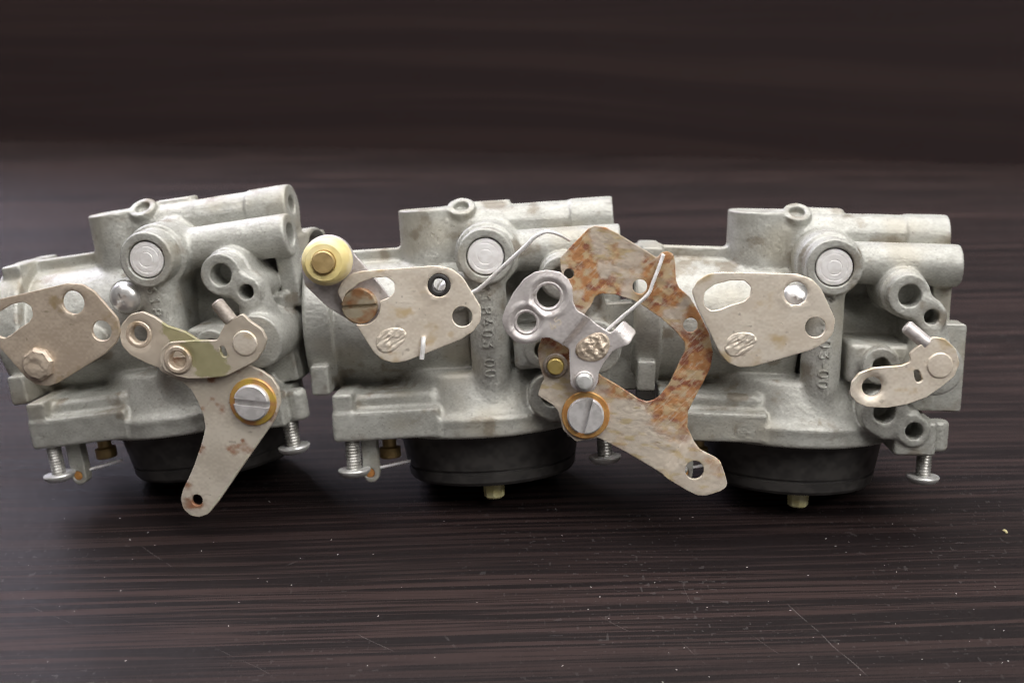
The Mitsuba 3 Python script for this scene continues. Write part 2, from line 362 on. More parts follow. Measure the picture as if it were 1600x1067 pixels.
def capsule(a, b, ra, rb, k=1.2, cut=False):
    a, b = np.array(a, float), np.array(b, float); R = max(ra, rb)
    s, x, y, z = region(np.minimum(a, b) - R, np.maximum(a, b) + R, 2 + 2 * k)
    ab = b - a
    t = np.clip(((x - a[0]) * ab[0] + (y - a[1]) * ab[1] + (z - a[2]) * ab[2]) / (ab @ ab), 0, 1)
    d = np.sqrt((x - a[0] - ab[0] * t) ** 2 + (y - a[1] - ab[1] * t) ** 2 + (z - a[2] - ab[2] * t) ** 2) - (ra + (rb - ra) * t)
    blend(s, d, k, cut)

def stub(a, b, r, k, cut=False, e=0.5):
    a, b = np.array(a, float), np.array(b, float); L = np.linalg.norm(b - a); u = (b - a) / L
    s, x, y, z = region(np.minimum(a, b) - r, np.maximum(a, b) + r, 2 + 2 * k)
    h = (x - a[0]) * u[0] + (y - a[1]) * u[1] + (z - a[2]) * u[2]
    rad = np.sqrt(np.maximum((x - a[0]) ** 2 + (y - a[1]) ** 2 + (z - a[2]) ** 2 - h * h, 0))
    q0, q1 = rad - r + e, np.abs(h - L / 2) - L / 2 + e
    blend(s, np.sqrt(np.maximum(q0, 0) ** 2 + np.maximum(q1, 0) ** 2) + np.minimum(np.maximum(q0, q1), 0) - e, k, cut)
# bore, diaphragm housing and their walls
cyl('x', (2, 54), 19.3, -44, 2, 1, 2)                          # main barrel
cyl('x', (9, 52), 13, 0, 48, 1, 1.5)
cyl('z', (5, 14), 17, 20, 72, 2, 2.5)                            # slide chamber
cyl('z', (4, 4), 33, 20, 26.5, 1.2, 1.5)                       # housing rim
cyl('z', (4, 4), 32.2, 25, 39, 1.5, 2.5, r2=25.5)              # its sloping shoulder
box((-40.6, -27, 21), (-8, 14, 30), 0.9, 1.5)                  # left ear
box((-40.3, -26.6, 22), (-34, -4, 35.5), 0.9, 1.0)
box((-35, -22.5, 28), (-9, 5, 34.5), 2.2, 2.0)
# left flange: a thick ring with a tab on top and a lug at its foot
cyl('x', (1, 55), 22.3, -48.5, -39.8, 1.3, 0.8)
box((-46.5, -12, 60), (-40, 14, 77.3), 0.7, 0.8)
box((-47, -22, 34.8), (-41.5, -10, 44), 0.7, 0.8)
box((-41, -1.5, 68), (-17, 2.5, 77.0), 0.6, 1.2)               # web from the tab to the turret
# turret and tubes on top
cyl('z', (-9.7, 1.5), 9.7, 66, 88.6, 0.5, 1.6)
box((-6, -6.0, 72), (3, 8, 88.4), 0.8, 1.6)
cyl('x', (0, 82.3), 6.2, -4, 46, 0.6, 1.4)
box((-2, -6.0, 74), (36, 5, 84), 1.0, 1.4)
box((2.5, -1, 84), (16, 5.5, 89.8), 0.8, 1.0)                  # ridge on the upper tube
cyl('x', (0, 82.0), 6.9, 34.5, 47.8, 0.5, 0.5)                 # collar
box((34.5, -5, 72), (47.6, 6, 82), 0.6, 0.8)
cyl('x', (-11, 74.4), 6.4, 6, 49.4, 0.7, 1.0)                  # lower tube
cyl('z', (8.1, -19.0), 5.9, 30, 69, 0.8, 1.4)                  # post under the boss
box((4.0, -19, 32), (12.4, 0, 70), 1.0, 1.0)
cyl('y', (9, 74.4), 9.8, -20.0, 5, 1.0, 1.6)                   # plug boss, two steps
cyl('y', (9, 74.4), 8.4, -27.2, 0, 0.7, 0.5)
cyl('y', (9, 74.4), 5.75, -33, -25.0, 0.2, 0.35, cut=True)
# small boss on top, leaning out
stub((1, 0.2, 82.0), (1, -4.6, 89.0), 4.4, 0.7)
# seat of the domed screw
cyl('y', (-1.4, 63.8), 5.6, -23.5, 0, 0.6, 2.0)
# choke shaft boss
cyl('y', (-18.8, 50.3), 5.6, -27, 0, 0.8, 2.0)
box((2, 2.5, 34), (46, 34, 71), 1.0, 1.0)
# right side: shelf, slab flange, figure-eight bosses, shaft boss, ear
box((15.4, -24, 39.5), (33.5, 0, 51.6), 1.6, 1.6)
box((34, -14.5, 30), (44.5, -5, 57), 0.8, 1.2)
box((34, -12, 30), (45, 24, 57), 1.0, 1.2)
cyl('x', (15, 53), 20.5, 42, 48.2, 0.8, 1.0)
box((42.5, -10, 52), (48.4, 9, 73), 1.0, 1.0)
cyl('y', (31.3, 66.8), 7.2, -21.5, 0, 0.6, 1.0)
cyl('y', (31.3, 66.8), 6.3, -27.4, 0, 0.5, 0.6)
cyl('y', (38.1, 60.7), 4.6, -27.4, 0, 0.5, 0.9)
box((31, -27.2, 59.5), (39, -6, 66.5), 1.2, 2.2)
capsule((38.5, -22.5, 61), (39.5, -22.5, 46), 4.6, 7.0, 1.2)
cyl('y', (39.6, 46.0), 8.0, -31.0, 0, 0.6, 1.0)
cyl('y', (24.3, 45.6), 5.6, -28.2, 0, 0.6, 0.8)
cyl('y', (26.2, 31.6), 7.2, -28.2, 0, 0.8, 1.4)
cyl('y', (35.0, 26.6), 4.9, -28.4, 0, 0.6, 1.0)
box((25, -27.8, 23.5), (36.5, -8, 33), 1.0, 1.6)
box((29.8, -27.2, 18.8), (42.2, -8, 29.0), 0.9, 1.0)
cyl('z', (44.3, -19.5), 3.3, 19, 28.5, 1.4, 0.5)
# bores
cyl('x', (20, 53), 17, 29, 60, 0.6, 0.6, cut=True)
cyl('x', (17, 53), 19, 40, 60, 0.5, 0.5, cut=True)
cyl('x', (2, 54), 17, -60, -34, 0.6, 0.6, cut=True)
cyl('x', (0, 82.6), 2.9, 38, 60, 0.3, 0.3, cut=True)
cyl('x', (-11, 74.4), 3.6, 40, 60, 0.3, 0.3, cut=True)
for c, r, d in (((31.3, 66.8), 3.3, -19), ((38.1, 60.7), 2.3, -17), ((24.3, 45.6), 2.6, -18), ((26.2, 31.9), 3.3, -18), ((35.2, 26.6), 2.6, -16)):
    cyl('y', c, r, -40, d, 0.3, 0.35, cut=True)
# hole of the leaning boss, along its axis
stub((1, -3.4, 87.2), (1, -9, 95.4), 2.3, 0.35, cut=True)
X3, Y3, Z3 = np.meshgrid(gx[::3], gy[::3], gz[::3], indexing='ij')
def surface(field, iso=0.0):
    """Surface nets of the sampled solid."""
    inside = field < iso
    n = np.array(field.shape) - 1
    corner = [(a, b, c) for a in (0, 1) for b in (0, 1) for c in (0, 1)]
    view = {o: field[o[0]:o[0] + n[0], o[1]:o[1] + n[1], o[2]:o[2] + n[2]] for o in corner}
    cnt = sum((view[o] < iso).astype(np.int8) for o in corner)
    act = (cnt > 0) & (cnt < 8)
    idx = np.argwhere(act); lut = np.full(act.shape, -1, np.int32); lut[act] = np.arange(len(idx))
    acc, num = np.zeros((len(idx), 3)), np.zeros(len(idx))
    for o in corner:
        for ax in range(3):
            if o[ax]: continue
            e = list(o); e[ax] = 1
            f0, f1 = view[o][act], view[tuple(e)][act]
            on = (f0 < iso) != (f1 < iso)
            t = np.where(on, (f0 - iso) / np.where(on, f0 - f1, 1), 0)
            p = np.tile(np.array(o, float), (len(idx), 1)); p[:, ax] += t
            acc[on] += p[on]; num[on] += 1
    V = lo + H * (idx + acc / num[:, None])
    F = []
    for ax in range(3):
        b, c = (ax + 1) % 3, (ax + 2) % 3
        s0 = [slice(1, -1)] * 3; s1 = [slice(1, -1)] * 3
        s0[ax] = slice(0, -1); s1[ax] = slice(1, None)
        i0, i1 = inside[tuple(s0)], inside[tuple(s1)]
        for sign, mask in ((1, i0 & ~i1), (-1, ~i0 & i1)):
            q = np.argwhere(mask); off = np.ones(3, int); off[ax] = 0; q = q + off
            def g(db, dc):
                r = q.copy(); r[:, b] -= db; r[:, c] -= dc
                return lut[r[:, 0], r[:, 1], r[:, 2]]
            quad = np.stack([g(1, 1), g(0, 1), g(0, 0), g(1, 0)], 1)
            if sign < 0: quad = quad[:, ::-1]
            F += [quad[:, [0, 1, 2]], quad[:, [0, 2, 3]]]
    return V, np.vstack(F)
low = meshkit.fbm(np.stack([X3, Y3, Z3], -1) * 0.16, 3, 5) - 0.5
rough_field = ndi.zoom(low, np.array(FIELD.shape) / np.array(low.shape), order=1).astype(np.float32)
bv, bf = surface(FIELD + rough_field * 0.22)
body_mesh = trimesh.Trimesh(bv, bf, process=False)
parts = trimesh.graph.connected_components(body_mesh.face_adjacency, nodes=np.arange(len(bf)), min_len=1)
body_mesh = body_mesh.submesh([max(parts, key=len)], append=True)
body_ply = mikit.ply(body_mesh, None, True)

# ------------------------------------------------------------------ pieces that every carburettor has
def plug_mesh():
    return turned([(0, 0), (5.4, 0), (5.4, 2.1), (5.1, 2.4), (4.2, 2.5), (4.1, 2.44), (3.9, 2.44), (3.8, 2.52), (2.4, 2.62), (2.3, 2.55), (2.1, 2.55), (2.0, 2.64), (0.9, 2.7), (0, 2.62)], (9, -24.3, 74.4))
plug_ply = mikit.ply(plug_mesh(), None, 30)
CX, CY = 4.5, 7.0
cap_ply = mikit.ply(turned([(0, 3.4), (8, 3.2), (24.5, 3.0), (26.0, 3.4), (26.8, 4.4), (27.2, 7.2), (26.6, 7.4), (26.6, 8.0), (27.4, 8.3), (29.2, 19.0), (29.6, 22.0), (0, 22.0)], (CX, CY, 0), 'z', 96), None, 30)
nub_ply = mikit.ply(turned([(0, -2.5), (2.7, -2.5), (3.2, -2.0), (3.3, 0.5), (3.3, 4.2), (0, 4.2)], (5.6, -9.2, 0), 'z', 8), None, 20)
def screw_meshes(c, z_head, z_top):
    shaft = threaded(c, z_head + 2.0, z_top, 2.35)
    head = turned([(0, z_head), (2.2, z_head + 0.05), (3.8, z_head + 0.5), (4.8, z_head + 1.5), (5.0, z_head + 2.2), (4.8, z_head + 2.6), (0, z_head + 2.7)], (c[0], c[1], 0), 'z', 36)
    return mikit.ply(shaft, None, 20), mikit.ply(head, None, 40)
right_screw = screw_meshes((40.9, -19.9), 8.6, 19.5)
left_screw = screw_meshes((-35.6, -23.4), 9.4, 22)
pil = [(-33.6, 22), (-33.6, 9), (-33.1, 7.4), (-31.8, 6.6), (-30.2, 6.7), (-29.0, 7.8), (-28.7, 9.4), (-28.7, 22)]
pillar_ply = mikit.ply(plate(rounded(pil, 0.4).difference(Point(-31.5, 9.6).buffer(1.5)), -20, 4.5, 0.3), None, 30)
pillar_rust_ply = mikit.ply(disc((-31.5, 9.6), 1.5, -19.6, 3.5, 0.2), None, 30)
brass_ply = mikit.ply(turned([(0, 11.8), (3.1, 11.8), (3.4, 12.2), (3.4, 15), (2.2, 15.4), (2.2, 22), (0, 22)], (-26.5, -8, 0), 'z', 32), None, 30)
rod_ply = mikit.ply(tube([(-29.5, -17, 10.4), (-25, -14, 10.6), (-20, -11, 10.9)], 0.5), None, True)
def screw_domed(c, y):
    prof = [(0, 0), (4.7, 0), (4.9, 0.4), (4.75, 1.2), (4.2, 2.2), (3.2, 3.0), (1.8, 3.5), (0, 3.65)]
    m = manifold(turned(prof, (c[0], y, c[1])))
    for a in (25, 115):
        b = trimesh.creation.box([3.6, 2.6, 0.9]); b.apply_transform(trimesh.transformations.rotation_matrix(-math.radians(a), [0, 1, 0])); b.apply_translation([c[0], y - 3.6, c[1]])
        m = m - manifold(b)
    return m
domed_ply = mikit.ply(screw_domed((-1.4, 63.8), -23.2), None, 30)
def front_y(x, z):
    """Depth of the casting's front at (x, z)."""
    i, k = np.clip(np.round((x - lo[0]) / H).astype(int), 0, NX - 1), np.clip(np.round((z - lo[2]) / H).astype(int), 0, NZ - 1)
    col = FIELD[i, :, k]; j = np.argmax(col < 0, axis=1); n = np.arange(len(i))
    f0, f1 = col[n, j - 1], col[n, j]
    return lo[1] + H * (j - 1 + f0 / (f0 - f1))
def cast_number():
    out = []
    for ch, z in zip('318403-00', (65.0, 61.6, 58.2, 54.8, 51.4, 48.0, 44.9, 42.4, 39.2)):
        t = meshkit.text_mesh(ch, 3.0, 1.0)
        b = t.bounds; v = t.vertices - [(b[0, 0] + b[1, 0]) / 2, 1.5, 0]
        x, zz, up = v[:, 1] * 1.12, -v[:, 0], v[:, 2]                # turned a quarter, so the number reads downwards
        yy = front_y(8.1 + x, z + zz) + 0.3 - up * 0.9
        m = trimesh.Trimesh(np.stack([8.1 + x, yy, z + zz], 1), t.faces, process=False)
        out.append(m)
    return trimesh.util.concatenate(out)
number_ply = mikit.ply(cast_number(), None, False)

POSES = {1: pose(9.38, 10.62, 8.35, (-101.63, 3.35, 5.25)), 2: pose(2.72, 4.30, 12.44, (-10.79, -3.92, 4.54)), 3: pose(1.73, -1.22, 10.95, (84.16, -7.03, 5.20))}
low_pts = np.array([(5.6 + 3.3 * math.cos(a), -9.2 + 3.3 * math.sin(a), -2.5, 1) for a in np.arange(0, 6.3, 0.3)] + [(CX + 26 * math.cos(a), CY + 26 * math.sin(a), 3.2, 1) for a in np.arange(0, 6.3, 0.05)])
for k, M in POSES.items():
    zz = low_pts @ M[2]
    M[2, 3] -= zz.min() - 0.02                                      # stands on the table
KEY = {1: 'carburetor', 2: 'carburetor_001', 3: 'carburetor_002'}
A = dict(category='carburetor', group='three matching carburetors standing in a row')
labels[KEY[1]] = dict(label='left grey carburetor with a long slender arm hanging in front', **A)
labels[KEY[2]] = dict(label='middle grey carburetor with a yellow nylon roller and a rusty bracket reaching right', **A)
labels[KEY[3]] = dict(label='right grey carburetor, plain cream levers and no rusty bracket or roller of its own', **A)
for k, M in POSES.items():
    K = KEY[k]
    obj(K + '__body', body_ply, 'cast_metal', M)
    obj(K + '__body__cast_number', number_ply, 'cast_metal', M)
    obj(K + '__plug', plug_ply, 'white_metal', M)
    obj(K + '__diaphragm_cap', cap_ply, 'black_rubber', M)
    obj(K + '__diaphragm_cap__drain_nub', nub_ply, 'pale_nylon', M)
    for s in (left_screw, right_screw):
        n = obj(K + '__screw', s[1], 'screw_steel', M)
        obj(n + '__thread', s[0], 'thread_steel', M)
    n = obj(K + '__pillar', pillar_ply, 'cast_metal', M)
    obj(n + '__rusty_pin', pillar_rust_ply, 'rust_orange', M)
    obj(K + '__brass_jet', brass_ply, 'dull_brass', M)
    obj(K + '__rod', rod_ply, 'white_metal', M)
    obj(K + '__domed_screw', domed_ply, 'shiny_steel', M)

# ------------------------------------------------------------------ choke levers (traced on the right carburettor, alike on all three)
M3 = POSES[3]
def z3(pts, y, M=M3, o=(980, 280), s=2.053): return [tuple(at(M, o[0] + a / s, o[1] + b / s, y)[[0, 2]]) for a, b in pts]
def pxs(M, pts, y): return [tuple(at(M, a, b, y)[[0, 2]]) for a, b in pts]
YC = -40.0
out = z3([(207, 360), (228, 325), (262, 304), (300, 299), (450, 302), (545, 304), (592, 320), (622, 350), (650, 410), (668, 450), (661, 495), (635, 525), (590, 548), (480, 580), (400, 602), (362, 604), (325, 590), (300, 562), (265, 490), (225, 410)], YC)
slot = z3([(245, 385), (250, 360), (280, 338), (330, 325), (375, 325), (398, 345), (395, 375), (375, 392), (330, 405), (300, 418), (270, 423), (250, 410)], YC)
hA, hB, rv = z3([(542, 367), (604, 475), (362, 528)], YC)
lever = rounded(out, 1.5).difference(rounded(slot, 0.7)).difference(Point(hA).buffer(3.35)).difference(Point(hB).buffer(2.95))
def rim(x, z): return -0.28 * np.exp(-((np.hypot(x - hA[0], z - hA[1]) - 4.3) / 0.5) ** 2) + 0.15 * np.sin(x * 0.13) * np.cos(z * 0.11)
lever_mesh = plate(lever, YC, 1.3, disp=rim)
rivet_mesh = lump(rv, 4.6, 3.5, YC, 0.5, 3, 7, 0.25)
shaft_mesh = turned([(0, 0), (3.4, 0), (3.4, 14), (0, 14)], (rv[0], YC + 14.5, rv[1]))
mark = meshkit.text_mesh('57', 2.6, 0.5)
mk = z3([(478, 472)], YC)[0]
mv = mark.vertices - [2, 1.3, 0]; ca, sa = math.cos(0.25), math.sin(0.25)
mark_mesh = trimesh.Trimesh(np.stack([mk[0] + mv[:, 0] * ca - mv[:, 1] * sa, YC + 0.1 - mv[:, 2] * 0.55, mk[1] + mv[:, 0] * sa + mv[:, 1] * ca], 1), mark.faces, process=False)
q2 = at(POSES[2], 564, 478, YC)
lp2 = mikit.ply(plate(lever.difference(Point(q2[0], q2[2]).buffer(5.6)), YC, 1.3, disp=rim), None, 30)
boss_end = turned([(0, 0), (4.9, 0), (4.8, 1.5), (4.0, 2.3), (2.4, 2.5), (0, 2.4)], (rv[0], YC + 0.2, rv[1]), '-y', 8)
boss_end = trimesh.Trimesh(*trimesh.remesh.subdivide(*trimesh.remesh.subdivide(boss_end.vertices, boss_end.faces)), process=True)
boss_end.vertices += (meshkit.fbm(boss_end.vertices * 0.6, 3, 4)[:, None] - 0.5) * np.array([0.7, 1.0, 0.7])
R1 = np.eye(4); th = math.radians(4.0)
R1[:3, :3] = [[math.cos(th), 0, -math.sin(th)], [0, 1, 0], [math.sin(th), 0, math.cos(th)]]
p1 = at(POSES[1], 62, 568, YC - 14)
R1[:3, 3] = np.array([p1[0], -14, p1[2]]) - R1[:3, :3] @ np.array([rv[0], 0, rv[1]])
lp, rp, sp, mp = mikit.ply(lever_mesh, None, 30), mikit.ply(rivet_mesh, None, 50), mikit.ply(shaft_mesh, None, 30), mikit.ply(mark_mesh, None, False)
for k, mat, N in ((1, 'tan_zinc', R1), (2, 'cream_zinc', np.eye(4)), (3, 'cream_zinc', np.eye(4))):
    K = KEY[k] + '__choke_lever'; M = POSES[k] @ N
    obj(K, lp2 if k == 2 else lp, mat, M)
    obj(K + '__rivet', rp if k != 1 else mikit.ply(boss_end, None, 25), mat, M)
    obj(K + '__shaft', sp if k != 1 else mikit.ply(turned([(0, 0), (3.4, 0), (3.4, 30), (0, 30)], (rv[0], YC + 30.5, rv[1])), None, 30), 'brown_zinc', M)
    if k != 1: obj(K + '__stamped_mark', mp, mat, M)

def olive_color(p, n, uv):
    f = fbm(p.x * 300, p.y * 300, p.z * 300, 3); e = (fbm(p.x * 420, p.y * 420, p.z * 420 + 3, 4) - 0.5) * 0.006
    c = mix([0.42, 0.36, 0.29], [0.54, 0.48, 0.40], f)
    k = mi.Float(0)
    for (a, b, r) in STAIN:
        ab = np.array(b) - np.array(a); q = [p.x - a[0], p.y - a[1], p.z - a[2]]
        t = dr.clip((q[0] * ab[0] + q[1] * ab[1] + q[2] * ab[2]) / float(ab @ ab), 0, 1)
        d = dr.sqrt(sum(dr.square(u - t * float(w)) for u, w in zip(q, ab))) + e
        k = dr.maximum(k, 1 - smoothstep(r - 0.0012, r + 0.0006, d))
    return mix(c, mix([0.25, 0.235, 0.115], [0.36, 0.33, 0.19], f), k * 0.9)
def world(M, px, py, y): return tuple(float(v) for v in (M @ np.r_[at(M, px, py, y), 1])[:3] / 1000)
M1 = POSES[1]
STAIN = [(world(M1, 306, 552, -39), world(M1, 332, 570, -39), 0.0052), (world(M1, 268, 520, -33), world(M1, 296, 532, -33), 0.0034), (world(M1, 262, 505, -33), world(M1, 300, 525, -33), 0.0016)]
scene['olive_stained'] = two(bump(pr(proc(olive_color), 0.45, 0.2), fine_bump, 0.00012, 1e-4))
# ------------------------------------------------------------------ right carburettor: throttle lever
def throttle(k, out, hole, slot2, pin, stud, mat, y, label=None, rim_mat=None):
    M, K = POSES[k], KEY[k] + '__throttle_lever'
    g = rounded(pxs(M, out, y), 0.9)
    h = at(M, *hole, y); hr = 2.9
    sl = rounded(pxs(M, slot2, y), 0.3); p = at(M, *pin, y)
    g = g.difference(Point(h[0], h[2]).buffer(hr)).difference(sl)
    def cup(x, z): return 0.9 * (1 - np.clip((np.hypot(x - h[0], z - h[2]) - hr) / (2.6 if rim_mat else 1.5), 0, 1)) ** 1.2
    obj(K, plate(g, y, 1.5, disp=cup), mat, M, label=label)
    if rim_mat: obj(K + '__bushing', ring((h[0], h[2]), 4.2 if rim_mat else 3.4, 2.6, y - (0.6 if rim_mat else -0.6), 3.4, 0.4), rim_mat or mat, M)
    obj(K + '__pin', disc((p[0], p[2]), 3.75, y - 0.55, 7.0, 0.35, 0.1), 'cream_zinc', M)
    a, b = at(M, *stud[0], y + 1.5), at(M, *stud[1], y + 2.5)
    d = b - a; L_ = np.linalg.norm(d)
    obj(K + '__stud', turned([(0, 0), (2.05, 0), (2.05, L_ - 0.5), (1.6, L_), (0, L_)], a, d / L_, 28), 'brown_zinc' if k == 1 else 'bright_zinc', M)
t3 = [(715, 690), (722, 650), (745, 622), (790, 605), (880, 598), (912, 585), (905, 560), (935, 535), (985, 506), (1020, 512), (1055, 545), (1067, 590), (1050, 632), (1010, 665), (960, 700), (900, 722), (830, 734), (770, 731), (735, 716)]
c3 = lambda a, b: (980 + a / 2.053, 280 + b / 2.053)
throttle(3, [c3(*p) for p in t3], c3(788, 667), [c3(*p) for p in ((918, 612), (935, 610), (950, 645), (932, 655), (922, 640))], c3(1003, 597), (c3(962, 528), c3(893, 470)), 'cream_zinc', -38.5)
t1 = [(249, 562), (253, 545), (264, 535), (305, 532), (339, 532), (344, 520), (352, 505), (378, 490), (390, 502), (409, 515), (416, 530), (412, 546), (401, 563), (379, 575), (352, 588), (324, 591), (296, 592), (274, 588), (257, 579)]
throttle(1, t1, (278, 562), [(343, 541), (350, 541), (356, 556), (349, 559), (344, 551)], (383, 536), ((362, 502), (338, 472)), 'olive_stained', -39.5, 'olive stained throttle lever', 'tan_zinc')

# ------------------------------------------------------------------ left carburettor: eye link and long arm
M1, K1 = POSES[1], KEY[1]
y = -33.0
g = rounded(pxs(M1, [(186, 520), (191, 505), (204, 491), (222, 487), (242, 496), (260, 509), (288, 518), (314, 534), (306, 560), (282, 577), (256, 578), (232, 569), (204, 555), (190, 540)], y), 1.2)
h = at(M1, 216, 523, y)
obj(K1 + '__eye_link', plate(g.difference(Point(h[0], h[2]).buffer(2.7)), y, 1.4, disp=lambda x, z: 0.9 * (1 - np.clip((np.hypot(x - h[0], z - h[2]) - 2.7) / 2.4, 0, 1))), 'olive_stained', M1)
obj(K1 + '__eye_link__bushing', ring((h[0], h[2]), 4.3, 2.6, y + 0.1, 3.0, 0.5), 'tan_zinc', M1)
y = -37.0
arm = [(245, 576), (262, 586), (285, 597), (299, 609), (309, 628), (318, 650), (321, 668), (315, 692), (303, 727), (294, 748), (286, 764), (282, 779), (286, 795), (297, 805), (310, 808), (325, 803), (340, 785), (395, 705), (430, 655), (438, 630), (435, 607), (425, 591), (409, 580), (390, 572), (360, 560), (300, 556), (262, 560)]
h = at(M1, 308, 781, y)
obj(K1 + '__long_arm', plate(rounded(pxs(M1, arm, y), 1.0).difference(Point(h[0], h[2]).buffer(1.75)), y, 1.4, disp=lambda x, z: 0.12 * np.sin(x * 0.3 + z * 0.2)), 'rust_dotted_zinc', M1, label='long slender arm with rust marks and a small hole in its end')
def slotted_bolt(K, M, px, py, y, r_head, r_wash, angle, wash_mat):
    c = at(M, px, py, y)
    b = obj(K + '__pivot_bolt', slot_cut(disc((c[0], c[2]), r_head, y - 2.6, 6.0, 0.45), (c[0], c[2]), 1.9, 20, angle, y - 2.6, 1.7), 'satin_steel', M)
    obj(b + '__washer', ring((c[0], c[2]), r_wash, r_head - 1.0, y - 0.8, 0.9, 0.25), wash_mat, M)
slotted_bolt(K1, M1, 396, 627, -37.0, 5.4, 7.1, -13, 'yellow_passivate')

# ------------------------------------------------------------------ middle carburettor: roller arm, rusty bracket, cross lever, springs
M2, K2 = POSES[2], KEY[2]
y = -36.5
arm2 = [(476, 446), (468, 405), (480, 382), (510, 374), (540, 382), (566, 412), (596, 448), (616, 474), (606, 496), (580, 508), (545, 500), (512, 480)]
obj(K2 + '__roller_arm', plate(rounded(pxs(M2, arm2, y), 1.4), y, 1.6, disp=lambda x, z: 0.1 * np.sin(x)), 'bright_zinc', M2)
c = at(M2, 563, 477, y)
obj(K2 + '__roller_arm__slotted_screw', slot_cut(disc((c[0], c[2]), 5.2, y - 2.6, 5.5, 0.4), (c[0], c[2]), 1.1, 20, 0, y - 2.6, 1.3), 'rusty_brass', M2, label='rusty slotted screw')
c = at(M2, 506, 410, -50)
obj(K2 + '__roller', turned([(3.2, 0), (5.9, 0), (6.6, 0.7), (6.9, 2.0), (6.9, 7.6), (6.65, 9.0), (6.1, 10.1), (5.2, 10.7), (3.6, 10.8), (3.2, 10.4), (3.2, 0)], (c[0], -39.5, c[2])), 'yellow_nylon', M2, label='pale yellow nylon roller')
obj(K2 + '__roller__pin', disc((c[0], c[2]), 3.3, -51.6, 16, 0.35), 'dull_brass', M2)
c = at(M2, 507, 408, -40)
obj(K2 + '__roller__collar', ring((c[0] + 0.8, c[2]), 7.4, 3.3, -39.6, 3.0, 0.5), 'bright_zinc', M2)
obj(K2 + '__black_ring', ring(hA, 3.3, 1.9, YC - 0.1, 4.0, 0.4), 'black_rubber', M2)  # black ring set in the choke lever's upper hole, around the domed screw
c = at(M2, 661, 545, -41.5)
obj(K2 + '__spring_end', tube([at(M2, 662, 527, -40.6), at(M2, 661, 540, -41.2), at(M2, 659, 561, -41.0)], 0.72), 'white_metal', M2)

y = -35.5
br_out = [(920, 357), (929, 353), (948, 356), (965, 365), (1011, 393), (1027, 404), (1034, 395), (1043, 393), (1052, 397), (1055, 411), (1056, 437), (1061, 450), (1078, 464), (1094, 492), (1108, 522), (1114, 551), (1110, 575), (1099, 597), (1084, 625), (1075, 643), (1074, 668), (1078, 676), (1084, 688), (1093, 700), (1117, 712), (1125, 719), (1131, 736), (1135, 751), (1133, 758), (1124, 764), (1101, 771), (1088, 770), (1073, 763), (1038, 742), (1022, 732), (980, 707), (935, 684), (900, 690), (880, 672), (872, 642), (864, 633), (840, 618), (844, 606), (850, 592), (842, 568), (840, 548), (847, 527), (862, 523), (880, 520), (888, 495), (886, 465), (880, 440), (876, 420), (875, 403)]
br_in = [(924, 477), (929, 464), (939, 459), (960, 460), (992, 470), (1010, 481), (1034, 498), (1056, 518), (1070, 535), (1071, 548), (1063, 564), (1046, 600), (1032, 618), (1022, 625), (1011, 628), (999, 624), (979, 611), (960, 599), (940, 588), (922, 570), (912, 540), (909, 510), (914, 490)]
g = rounded(pxs(M2, br_out, y), 0.6).difference(rounded(pxs(M2, br_in, y), 1.0))
for (a, b, r) in ((1000, 448, 2.15), (1079, 508, 2.15), (889, 428, 1.5), (1084, 731, 2.75)):
    c = at(M2, a, b, y); g = g.difference(Point(c[0], c[2]).buffer(r))
f0, f1 = at(M2, 1074, 678, y)[[0, 2]], at(M2, 1036, 736, y)[[0, 2]]
fn = np.array([(f1 - f0)[1], -(f1 - f0)[0]]); fn /= np.linalg.norm(fn); fn *= np.sign(fn[0])
def joggle(x, z):
    s = (x - f0[0]) * fn[0] + (z - f0[1]) * fn[1]
    t = np.clip(s / 2.0, 0, 1); top = np.clip((z - 62) / 20, 0, 1)
    return -2.6 * t * t * (3 - 2 * t) + 0.25 * np.sin(x * 0.16 + z * 0.1) + 0.5 * top
obj(K2 + '__rusty_bracket', plate(g, y, 1.5, 0.15, 0.6, joggle, 0.9), 'rusty_steel', M2, label='flat rusty bracket with a large window and a bent end tab')
slotted_bolt(K2 + '__rusty_bracket', M2, 915, 648, y - 0.2, 5.4, 7.0, 73, 'orange_copper')
c = at(M2, 868, 571, y)
obj(K2 + '__brass_pin', disc((c[0], c[2]), 2.35, y - 3.2, 8, 0.3), 'bright_brass', M2)
obj(K2 + '__brass_pin__collar', ring((c[0], c[2]), 3.6, 2.4, y - 0.9, 1.2, 0.3), 'brown_zinc', M2)

y = -39.5
xl = [(786, 504), (785, 497), (790, 481), (802, 457), (819, 435), (836, 424), (855, 421), (875, 424), (888, 435), (894, 447), (896, 472), (902, 484), (913, 490), (931, 506), (954, 521), (975, 502), (995, 520), (983, 538), (958, 548), (942, 569), (936, 581), (934, 597), (929, 609), (914, 613), (898, 609), (891, 600), (890, 572), (889, 545), (874, 534), (859, 526), (848, 526), (835, 532), (820, 536), (805, 532), (792, 519)]
e1, e2 = at(M2, 857, 462, y)[[0, 2]], at(M2, 823, 502, y)[[0, 2]]
g = rounded(pxs(M2, xl, y), 0.8).difference(Point(e1).buffer(3.5)).difference(Point(e2).buffer(2.95))
j0, j1 = at(M2, 921, 491, y)[[0, 2]], at(M2, 880, 541, y)[[0, 2]]
jn = np.array([(j1 - j0)[1], -(j1 - j0)[0]]); jn /= np.linalg.norm(jn); jn *= -np.sign(jn[0])
k0, k1 = at(M2, 962, 512, y)[[0, 2]], at(M2, 984, 536, y)[[0, 2]]
kn = np.array([(k1 - k0)[1], -(k1 - k0)[0]]); kn /= np.linalg.norm(kn); kn *= np.sign(kn[0])
